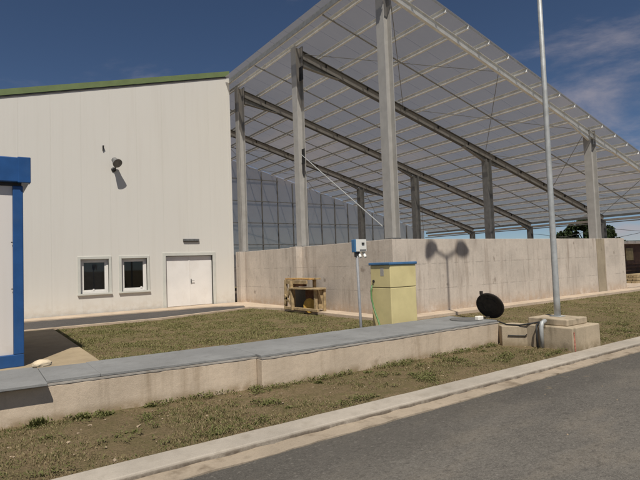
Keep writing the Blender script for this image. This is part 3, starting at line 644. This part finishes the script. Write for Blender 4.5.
# ------------------------------------------------------------------ lamp pole
lp = thing('lamp_pole', (8.76, 5.12, 0.485), 'tall thin grey lamp pole standing on a concrete block', 'lamp pole')
PX, PY = 8.76, 5.12
LZ = 1.90+math.hypot(11.82-PX, 10.3-PY)*math.tan(SUN_EL)   # lamp height that throws its shadow on the concrete wall
MB().tube([(PX, PY, 0.486), (PX, PY, 0.80), (PX, PY, 4.0), (PX, PY, LZ-0.22)], [0.058, 0.056, 0.047, 0.03], 16).build('pole', 'galv', lp, smooth=True)
MB().box(PX-0.1, PX+0.1, PY-0.1, PY+0.1, 0.4855, 0.498).build('base_plate', 'galv', lp, bevel=0.004)
for s_ in (-1, 1):
    a = MB().tube([(PX, PY, LZ-0.28), (PX+s_*0.45, PY, LZ-0.08), (PX+s_*0.60, PY, LZ)], 0.03, 8).build('arm', 'galv', lp)
    cc = Vector((PX+s_*0.70, PY, LZ)); axs = Vector((0.22 if s_ < 0 else -0.05, -1, -0.18)).normalized()
    hd = MB().lathe(cc, axs, [(0.10, -0.09), (0.18, -0.07), (0.27, 0.0), (0.31, 0.04), (0.31, 0.05), (0.29, 0.05)], 24).build('floodlight', 'greymetal', lp, smooth=False)
    MB().lathe(cc, axs, [(0.05, 0.04), (0.28, 0.044), (0.285, 0.048)], 24).build('lens', 'lens', hd)

# ------------------------------------------------------------------ yellow cabinet with hose
cb = thing('electrical_cabinet', (7.1, 7.6, 0), 'pale yellow electrical cabinet with blue lid behind the low wall', 'cabinet')
cx0, cx1, cy0, cy1 = 6.74, 7.44, 7.35, 7.93
MB().box(cx0+0.03, cx1-0.03, cy0+0.03, cy1-0.03, 0, 0.2).build('plinth', 'concb', cb)
MB().box(cx0, cx1, cy0, cy1, 0.18, 1.069).build('lower_body', 'yellow', cb, bevel=0.012)
up_ = MB().box(cx0-0.006, cx1+0.006, cy0-0.006, cy1+0.006, 1.076, 1.525).build('upper_body', 'yellow', cb, bevel=0.012)
MB().box(cx0+0.012, cx1-0.012, cy0+0.012, cy1-0.012, 1.06, 1.084).build('seam', 'darkmetal', cb)
MB().box(cx0-0.035, cx1+0.03, cy0-0.03, cy1+0.035, 1.526, 1.578).build('lid', 'bluelid', cb, bevel=0.012)
MB().lathe((cx0-0.005, 7.84, 1.20), (-1, 0, 0), [(0.03, 0), (0.03, 0.02), (0.012, 0.025)], 12).build('lock', 'darkmetal', up_)
MB().box(cx0-0.0095, cx0-0.0062, 7.53, 7.63, 1.31, 1.47).build('label_plate', 'label', up_)
MB().box(cx0-0.004, cx0+0.01, 7.36, 7.92, 0.205, 0.215).build('vent_strip', 'darkmetal', cb)
hp = [(6.70, 7.86, 1.12), (6.675, 7.87, 1.02), (6.67, 7.86, 0.85), (6.665, 7.80, 0.68), (6.65, 7.72, 0.54), (6.62, 7.63, 0.44), (6.58, 7.52, 0.3), (6.5, 7.4, 0.1), (6.42, 7.3, 0.01)]
tag(MB().tube(hp, 0.018, 8).build('green_hose', 'hose', smooth=True), 'green hose hanging down the side of the yellow cabinet', 'hose')

# ------------------------------------------------------------------ socket post
sp = thing('socket_post', (5.98, 7.35, 0), 'thin grey metal post carrying a small white and blue socket box', 'post')
MB().tube([(5.985, 7.38, 0), (5.975, 7.38, 0.4), (5.945, 7.38, 1.72)], 0.026, 10).build('post', 'postgrey', sp, smooth=True)
MB().box(5.90, 6.00, 7.36, 7.40, 1.70, 1.80).build('bracket', 'darkmetal', sp)
MB().box(5.875, 5.945, 7.345, 7.45, 1.79, 2.03).build('box_body', 'boxblue', sp, bevel=0.01)
bx_ = MB().box(5.90, 6.15, 7.33, 7.344, 1.80, 2.03).box(5.946, 6.15, 7.3445, 7.44, 1.80, 2.03).build('box_cover', 'boxwhite', sp, bevel=0.01)
MB().box(6.03, 6.09, 7.318, 7.33, 1.93, 1.97).build('indicator', 'darkmetal', bx_)
MB().box(5.98, 6.13, 7.322, 7.33, 1.825, 1.84).build('seam', 'greymetal', bx_)
for x_ in (6.0, 6.12): MB().tube([(x_, 7.42, 1.81), (x_, 7.36, 1.72), (x_-0.005, 7.33, 1.69)], [0.03, 0.03, 0.026], 10).build('socket', 'boxwhite', sp)

# ------------------------------------------------------------------ open round cover, white block, stone
mc = thing('manhole_cover', (8.02, 6.35, 0.42), 'round black iron cover propped open at the end of the low wall', 'manhole cover')
ctr = Vector((8.16, 6.12, 0.675)); nrm = Vector((-0.92, -0.20, -0.42)).normalized()
MB().lathe(ctr, nrm, [(0.255, -0.02), (0.27, -0.015), (0.27, 0.015), (0.245, 0.02), (0.24, 0.004), (0.16, 0.004), (0.155, 0.012), (0.145, 0.012), (0.14, 0.003), (0.03, 0.003)], 32).build('lid', 'black', mc)
MB().box(ctr.x-0.16, ctr.x-0.11, ctr.y+0.06, ctr.y+0.11, ctr.z+0.215, ctr.z+0.29).build('lug', 'black', mc, bevel=0.008)
MB().lathe((7.80, 6.42, 0.424), (0, 0, 1), [(0.30, 0), (0.30, 0.012), (0.26, 0.014)], 28).build('rim', 'greymetal', mc)
MB().tube([(8.05, 6.38, 0.43), (8.16, 6.14, 0.46)], 0.014, 6).build('prop', 'black', mc)
tag(MB().box(7.80, 7.95, 6.12, 6.21, 0.4245, 0.50).build('white_block', 'whiteblock', bevel=0.012), 'small white block on the grey slab left of the black cover', 'block')
import bmesh
def rock(name, c, sx, sy, sz, mat, seed, sub=2):
    bm = bmesh.new(); bmesh.ops.create_icosphere(bm, subdivisions=sub, radius=1)
    for v in bm.verts:
        d = 1+0.16*noise.noise(v.co*1.7+Vector((seed, 0, 0)))+0.1*noise.noise(v.co*4+Vector((0, seed, 0)))
        v.co = Vector((v.co.x*d*sx, v.co.y*d*sy, max(v.co.z*d, -0.55)*sz))
    me = bpy.data.meshes.new(name); bm.to_mesh(me); bm.free(); o = bpy.data.objects.new(name, me); COL.objects.link(o); o.location = c; me.materials.append(M[mat]); return o
tag(rock('stone', (0.70, 7.27, 0.46), 0.115, 0.075, 0.055, 'stone', 9.0, 3), 'pale flat stone on the grey slab beside the blue container', 'stone')

# ------------------------------------------------------------------ site container at the left edge
ct = thing('site_container', (-2.2, 12, 0), 'white site container with blue frame at the left edge of the lawn', 'container')
X0, X1, Y0, Y1, ZT = -5.3, 0.70, 10.05, 14.0, 3.13
MB().box(X0, X1, Y0, Y1, 0.02, 0.235).build('bottom_rail', 'blue', ct, bevel=0.012)
for x_ in (X0, X1-0.155):
    for y_ in (Y0, Y1-0.15): MB().box(x_, x_+0.155, y_-0.004, y_+0.154, 0.236, ZT).build('corner_post', 'blue', ct, bevel=0.012)
nw = 6; wdt = (X1-X0-0.31)/nw
for i in range(nw):
    MB().box(X0+0.155+i*wdt+0.003, X0+0.155+(i+1)*wdt-0.003, Y0+0.05, Y0+0.11, 0.236, ZT).build('wall_panel', 'contwhite', ct)
    MB().box(X0+0.155+i*wdt+0.003, X0+0.155+(i+1)*wdt-0.003, Y1-0.11, Y1-0.05, 0.236, ZT).build('wall_panel', 'contwhite', ct)
for i in range(4):
    w4 = (Y1-Y0-0.3)/4
    for xx in (X0+0.05, X1-0.11): MB().box(xx, xx+0.06, Y0+0.15+i*w4+0.003, Y0+0.15+(i+1)*w4-0.003, 0.236, ZT).build('wall_panel', 'contwhite', ct)
MB().box(X0-0.07, X1+0.10, Y0-0.08, Y1+0.10, ZT+0.06, 3.62).build('roof_rail', 'blue', ct, bevel=0.015)
MB().box(X1-0.085, X1+0.112, Y0-0.092, Y0+0.1, ZT+0.05, 3.63).build('corner_casting', 'blue', ct, bevel=0.012)
MB().box(X0+0.02, X1-0.02, Y0+0.03, Y1-0.03, ZT+0.001, ZT+0.059).build('roof_shade_strip', 'darkmetal', ct)  # dark strip standing in for the shade under the roof rail's lower edge
MB().tube([(X1-0.172, Y0+0.02, 1.35), (X1-0.172, Y0-0.0, 1.35)], 0.012, 8).build('latch', 'darkmetal', ct)
MB().tube([(X1-0.172, Y0+0.02, 2.15), (X1-0.172, Y0-0.0, 2.15)], 0.012, 8).build('latch', 'darkmetal', ct)

# ------------------------------------------------------------------ wooden workbench by the concrete wall
wb = thing('workbench', (9.05, 14.3, 0.07), 'battered wooden workbench standing against the concrete wall', 'workbench')
def plank(name, p0, p1, w_, h_, mat, upv=(0, 0, 1)): return MB().bar(p0, p1, w_, h_, upv).build(name, mat, wb, bevel=0.006)
plank('top_plank', (8.98, 15.05, 1.11), (8.98, 13.5, 1.11), 0.20, 0.05, 'woodo'); plank('top_plank', (9.19, 15.02, 1.11), (9.19, 13.45, 1.11), 0.2, 0.05, 'wood')
plank('top_rail', (8.88, 14.95, 1.01), (8.88, 13.65, 1.01), 0.04, 0.13, 'wood')
plank('shelf_plank', (8.86, 14.6, 0.80), (8.86, 12.95, 0.80), 0.26, 0.05, 'wood'); plank('shelf_plank', (9.13, 14.55, 0.80), (9.13, 13.1, 0.80), 0.24, 0.05, 'wood')
plank('leg', (8.86, 15.02, 0.07), (8.90, 15.02, 1.08), 0.09, 0.09, 'wood', (0, 1, 0)); plank('leg', (9.22, 15.02, 0.07), (9.22, 15.02, 1.08), 0.09, 0.09, 'wood', (0, 1, 0))
plank('leg', (8.80, 14.45, 0.07), (8.80, 14.55, 1.04), 0.10, 0.10, 'wood', (1, 0, 0)); plank('leg', (8.86, 13.15, 0.07), (8.86, 13.15, 0.775), 0.09, 0.09, 'wood', (0, 1, 0)); plank('leg', (9.22, 13.2, 0.07), (9.22, 13.2, 0.775), 0.09, 0.09, 'wood', (0, 1, 0))
plank('brace', (8.83, 15.0, 0.25), (8.83, 14.6, 0.85), 0.05, 0.10, 'wood', (0, 1, 0)); plank('brace', (8.83, 15.02, 0.55), (8.83, 14.45, 0.18), 0.05, 0.10, 'wood', (0, 1, 0))
plank('bottom_rail', (8.84, 14.9, 0.13), (8.84, 13.0, 0.13), 0.10, 0.08, 'wood')
plank('back_board', (9.14, 14.15, 0.46), (9.14, 13.25, 0.46), 0.03, 0.6, 'woodd'); plank('side_board', (9.0, 13.22, 0.46), (9.22, 13.22, 0.46), 0.03, 0.6, 'wood')
plank('leg', (9.2, 13.7, 0.82), (9.2, 13.7, 1.085), 0.09, 0.09, 'wood', (0, 1, 0)); plank('back_board', (9.2, 14.9, 0.45), (9.2, 14.18, 0.45), 0.03, 0.62, 'darkmetal')  # dark board added to paint in the shaded hollow below the shelf
plank('drawer', (8.98, 14.5, 0.94), (8.98, 13.95, 0.94), 0.16, 0.16, 'woodd')
MB().lathe((9.02, 13.72, 0.24), (-0.93, -0.35, 0.1), [(0.22, 0), (0.24, 0.02), (0.24, 0.05), (0.1, 0.06)], 20).build('reel', 'yel2', wb)

# ------------------------------------------------------------------ things beyond the end of the concrete wall
sh = thing('brown_shed', (31, 13, 0), 'dark brown sheet shed beyond the end of the concrete wall', 'shed')
for i in range(7): MB().box(27.6+i*0.9, 27.6+i*0.9+0.885, 12.6, 12.66, 0.0, 2.05).build('wall_panel', 'brownshed', sh)
for i in range(4): MB().box(27.6, 27.66, 12.67+i*0.8, 12.67+i*0.8+0.79, 0.0, 2.05).build('wall_panel', 'brownshed', sh)
MB().box(27.3, 34.1, 12.35, 16.0, 2.06, 2.2).build('roof', 'paleroof', sh, bevel=0.02)
MB().box(28.35, 29.15, 12.565, 12.598, 1.2, 1.85).build('board', 'tan', sh, label='tan board fixed to the brown shed')
for i in range(3): MB().box(27.7, 33.8, 12.55, 12.597, 0.62+0.0*i+0.18*i, 0.70+0.18*i).build('rail', 'brownshed', sh)
pk = 0
for r in range(3):
    for j in range(3):
        tag(MB().box(27.35+0.1*r+0.03*j, 31.4-0.15*j, 11.75+j*0.24, 11.95+j*0.24, 0.03+r*0.16, 0.17+r*0.16).build('timber_beam', 'straw', bevel=0.01), 'pale timber beam in the stack before the brown shed', 'timber', 'stacked timber beams')
arc = [(28.9+3.3*math.cos(t), 10.9+1.15*math.sin(t)) for t in np.linspace(math.radians(185), math.radians(300), 14)]
mb = MB()
for p, q in zip(arc[:-1], arc[1:]): mb.bar((*p, 0.06), (*q, 0.06), 0.16, 0.22)
tag(mb.build('curved_kerb', 'concb'), 'curved concrete kerb at the far end of the concrete wall', 'kerb')

# ------------------------------------------------------------------ trees behind
def tree(x, y, h_, rx, ry, label, seed, nleaf=5200, crown=0.25):
    R_ = random.Random(seed); t = thing('evergreen_tree', (x, y, 0), label, 'tree')
    mb = MB(); mb.tube([(x, y, -0.1), (x+0.1, y, h_*0.35), (x-0.05, y, h_*0.7), (x, y, h_*0.93)], [0.26, 0.2, 0.12, 0.04], 9)
    clumps = []
    for i in range(34):
        a = R_.uniform(0, 6.283); f = R_.random(); zz_ = h_*(crown+(1-crown)*f); rr = math.sin(min(1, max(0.12, (1-f)*1.25+0.12))*1.57)*R_.uniform(0.35, 1.0)
        c = Vector((x+math.cos(a)*rx*rr, y+math.sin(a)*ry*rr, zz_*0.95)); clumps.append((c, R_.uniform(0.45, 1.0)*h_*0.13))
        st = Vector((x, y, max(0.6, zz_*0.6))); mb.tube([st, (st+c)/2+Vector((0, 0, 0.15)), c], [0.07, 0.045, 0.015], 5)
    mb.build('trunk', 'bark', t)
    mb = MB()
    for i in range(nleaf):
        c, r = R_.choice(clumps); d = Vector((R_.gauss(0, 1), R_.gauss(0, 1), R_.gauss(0, 0.7))).normalized()*r*R_.random()**0.4
        p = c+d; s_ = R_.uniform(0.10, 0.24); u = Vector((R_.gauss(0, 1), R_.gauss(0, 1), R_.gauss(0, 1))).normalized(); v = u.cross(Vector((R_.gauss(0, 1), R_.gauss(0, 1), R_.gauss(0, 1)))).normalized()
        mb.add([p-u*s_, p+v*s_*0.5, p+u*s_, p-v*s_*0.5], [(0, 1, 2, 3)])
    mb.build('crown', 'leaf', t)
tree(54.0, 28.0, 5.5, 3.3, 2.6, 'tall dark evergreen tree seen under the canopy roof behind the grey column', 3, 11000)
tree(59.3, 28.2, 4.6, 2.2, 2.2, 'lower dark evergreen tree right of the tall one behind the wall end', 11, 7000)
tree(50.3, 28.4, 4.0, 1.9, 2.0, 'low dark bushy tree left of the tall evergreen, just above the wall', 23, 3500)

# ------------------------------------------------------------------ grass, weeds, pebbles
def blades(name, n, xr, yr, hgt, mat, keep=None, z=-0.02, clump=1.2, thr=-0.15, wid=0.005):
    V, F = [], []; k = 0; tries = 0
    while k < n and tries < n*6:
        tries += 1
        x, y = rng.uniform(*xr), rng.uniform(*yr)
        if keep and not keep(x, y): continue
        d = noise.noise(Vector((x*clump, y*clump, 2)))+0.6*noise.noise(Vector((x*5, y*5, 8)))
        if d < thr+rng.normal()*0.22: continue
        h_ = hgt*(0.45+0.8*rng.random())*(0.7+max(0, d)); a = rng.uniform(0, 6.283); ln = rng.uniform(0.2, 1.0)*h_; b_ = a+1.57+rng.normal()*0.4
        ww = wid*rng.uniform(0.7, 1.6); dx, dy = math.cos(a)*ww, math.sin(a)*ww
        V += [(x-dx, y-dy, z), (x+dx, y+dy, z), (x+math.cos(b_)*ln*0.4+dx*0.6, y+math.sin(b_)*ln*0.4+dy*0.6, z+h_*0.6), (x+math.cos(b_)*ln, y+math.sin(b_)*ln, z+h_)]
        q = 4*k; F += [(q, q+1, q+2), (q, q+2, q+3)]; k += 1
    mb = MB(); mb.v = V; mb.f = F; o = mb.build(name, mat); return o
def in_lawn(x, y):
    if x < 1.86 or x > 8.98: return False
    return y < 16.1+max(0, (x-4.95))*0.30
stuff(blades('lawn_grass', 60000, (1.86, 9.0), (8.8, 17.2), 0.032, 'grass', in_lawn, wid=0.007), 'short dry olive lawn between the low wall and the white building')
stuff(blades('verge_grass', 42000, (-1.5, 13), (4.55, 6.6), 0.026, 'vgrass', lambda x, y: y < (lin(x)-0.01 if x < 3.1 else 5.9 if x < 8.05 else 6.6) and not (8.2 < x < 9.15 and y < 5.55) and not (7.9 < x < 8.6 and y > 5.2), thr=0.02, wid=0.0035), 'sparse dry grass on the verge between kerb and low wall')
stuff(blades('far_lawn_grass', 52000, (8.3, 26), (4.6, 9.7), 0.024, 'grass', lambda x, y: not (8.2 < x < 9.15 and y < 5.55) and not (x < 9 and y < 6.7), wid=0.008), 'dry lawn between the kerb and the concrete wall at the right')

# low green leaves spread in patches over the verge, the wall foot and the lawn
def ground_cover(name, n, xr, yr, keep, zmax, thr, foot=None):
    mb = MB(); k = 0; tries = 0
    while k < n and tries < n*12:
        tries += 1; x, y = rng.uniform(*xr), rng.uniform(*yr)
        if not keep(x, y): continue
        d = noise.noise(Vector((x*2.3, y*2.3, 11)))+0.5*noise.noise(Vector((x*9, y*9, 4)))
        if foot: d += max(0, 0.5-foot(x, y)*2.2)
        if d < thr+rng.normal()*0.08: continue
        a = rng.uniform(0, 6.283); e = rng.uniform(0.1, 1.2); L = rng.uniform(0.012, 0.03); z = rng.uniform(-0.015, zmax*(0.3+max(0, d)))
        dv = Vector((math.cos(a)*math.cos(e), math.sin(a)*math.cos(e), math.sin(e)))*L; sd = Vector((-math.sin(a), math.cos(a), rng.uniform(-0.4, 0.4)))*L*0.33; p = Vector((x, y, z))
        mb.add([p, p+dv*0.55+sd, p+dv, p+dv*0.55-sd], [(0, 1, 2, 3)]); k += 1
    return mb.build(name, 'weed')
vkeep = lambda x, y: y < (lin(x)-0.01 if x < 3.1 else 5.9 if x < 8.05 else 6.6) and not (8.2 < x < 9.15 and y < 5.55) and not (7.9 < x < 8.6 and y > 5.2)
stuff(ground_cover('verge_ground_cover', 14000, (-1.0, 12), (4.6, 6.5), vkeep, 0.03, 0.36, lambda x, y: (lin(x) if x < 3.1 else 5.92)-y if x < 8.1 else 1.0), 'low green weeds spread in patches over the verge')
stuff(ground_cover('lawn_ground_cover', 9000, (1.9, 9.0), (9.2, 16.8), in_lawn, 0.03, 0.3), 'low green weeds spread in patches over the lawn')

def weed(x, y, n, r, h_, label, seed):
    R_ = random.Random(seed); mb = MB(); z = -0.03
    for i in range(n):
        a = R_.uniform(0, 6.283); e = R_.uniform(0.2, 1.25); L = r*R_.uniform(0.5, 1.1)
        d = Vector((math.cos(a)*math.cos(e), math.sin(a)*math.cos(e), math.sin(e)*h_/r)); s_ = Vector((-math.sin(a), math.cos(a), 0))*R_.uniform(0.006, 0.013)
        b_ = Vector((x+R_.gauss(0, r*0.35), y+R_.gauss(0, r*0.2), z)); m_ = b_+d*L*0.55; tp = b_+d*L+Vector((0, 0, -0.25*L*math.cos(e)))
        mb.add([b_, m_+s_, tp, m_-s_], [(0, 1, 2, 3)])
    return tag(mb.build('weed_clump', 'weed'), label, 'weed', 'weeds on the verge')
weeds = [(0.55, 6.20, 130, 0.13, 0.17, 'leafy green weed at the foot of the low wall below the overhanging slab'),
         (0.98, 6.18, 120, 0.13, 0.12, 'low green weed clump at the wall foot, second from the left'),
         (1.22, 6.12, 130, 0.12, 0.10, 'low spreading weed at the wall foot, third from the left'),
         (1.70, 6.12, 60, 0.10, 0.09, 'small weed at the wall foot left of the middle'),
         (2.05, 5.15, 70, 0.10, 0.06, 'flat weed rosette in the left part of the verge'),
         (1.30, 5.30, 60, 0.10, 0.05, 'flat weed rosette nearest the left picture edge'),
         (2.85, 5.30, 90, 0.09, 0.07, 'bright green weed below the step in the low wall'),
         (2.95, 4.98, 60, 0.08, 0.05, 'small weed just off the kerb below the wall step'),
         (3.85, 5.72, 80, 0.10, 0.08, 'weed at the wall foot right of the step'),
         (4.75, 5.74, 80, 0.11, 0.07, 'weed at the wall foot below the socket post'),
         (5.7, 5.6, 60, 0.10, 0.06, 'weed on the verge below the yellow cabinet'),
         (7.3, 5.65, 50, 0.09, 0.06, 'weed near the right end of the low wall'),
         (0.05, 6.22, 70, 0.10, 0.09, 'weed at the wall foot cut by the left picture edge')]
for i, (x, y, n, r, h_, lb) in enumerate(weeds): weed(x, y, int(n*1.5), r*0.8, h_*0.75, lb, 50+i)

bm = bmesh.new(); bmesh.ops.create_icosphere(bm, subdivisions=1, radius=1); iv = np.array([v.co[:] for v in bm.verts]); fi = [tuple(v.index for v in f.verts) for f in bm.faces]; bm.free()
mb = MB()
for i in range(300):
    x = rng.uniform(-1, 13); y = rng.uniform(4.6, 5.95)
    if 8.1 < x < 9.2 and y < 5.6: continue
    s_ = 0.005+0.012*rng.random()**3
    mb.add((iv*np.array([s_*rng.uniform(0.8, 1.5), s_*rng.uniform(0.8, 1.4), s_*0.7])*(1+0.25*rng.normal(size=(len(iv), 1)))+np.array([x, y, -0.012])).tolist(), fi)
for i in range(14):
    x = rng.uniform(-1, 13); y = rng.uniform(2.6, 3.9); s_ = 0.004+0.006*rng.random()
    mb.add((iv*s_*np.array([1.3, 1, 0.8])+np.array([x, y, -0.075])).tolist(), fi)
stuff(mb.build('pebbles', 'pebble'), 'scattered pebbles on the verge and the road edge')
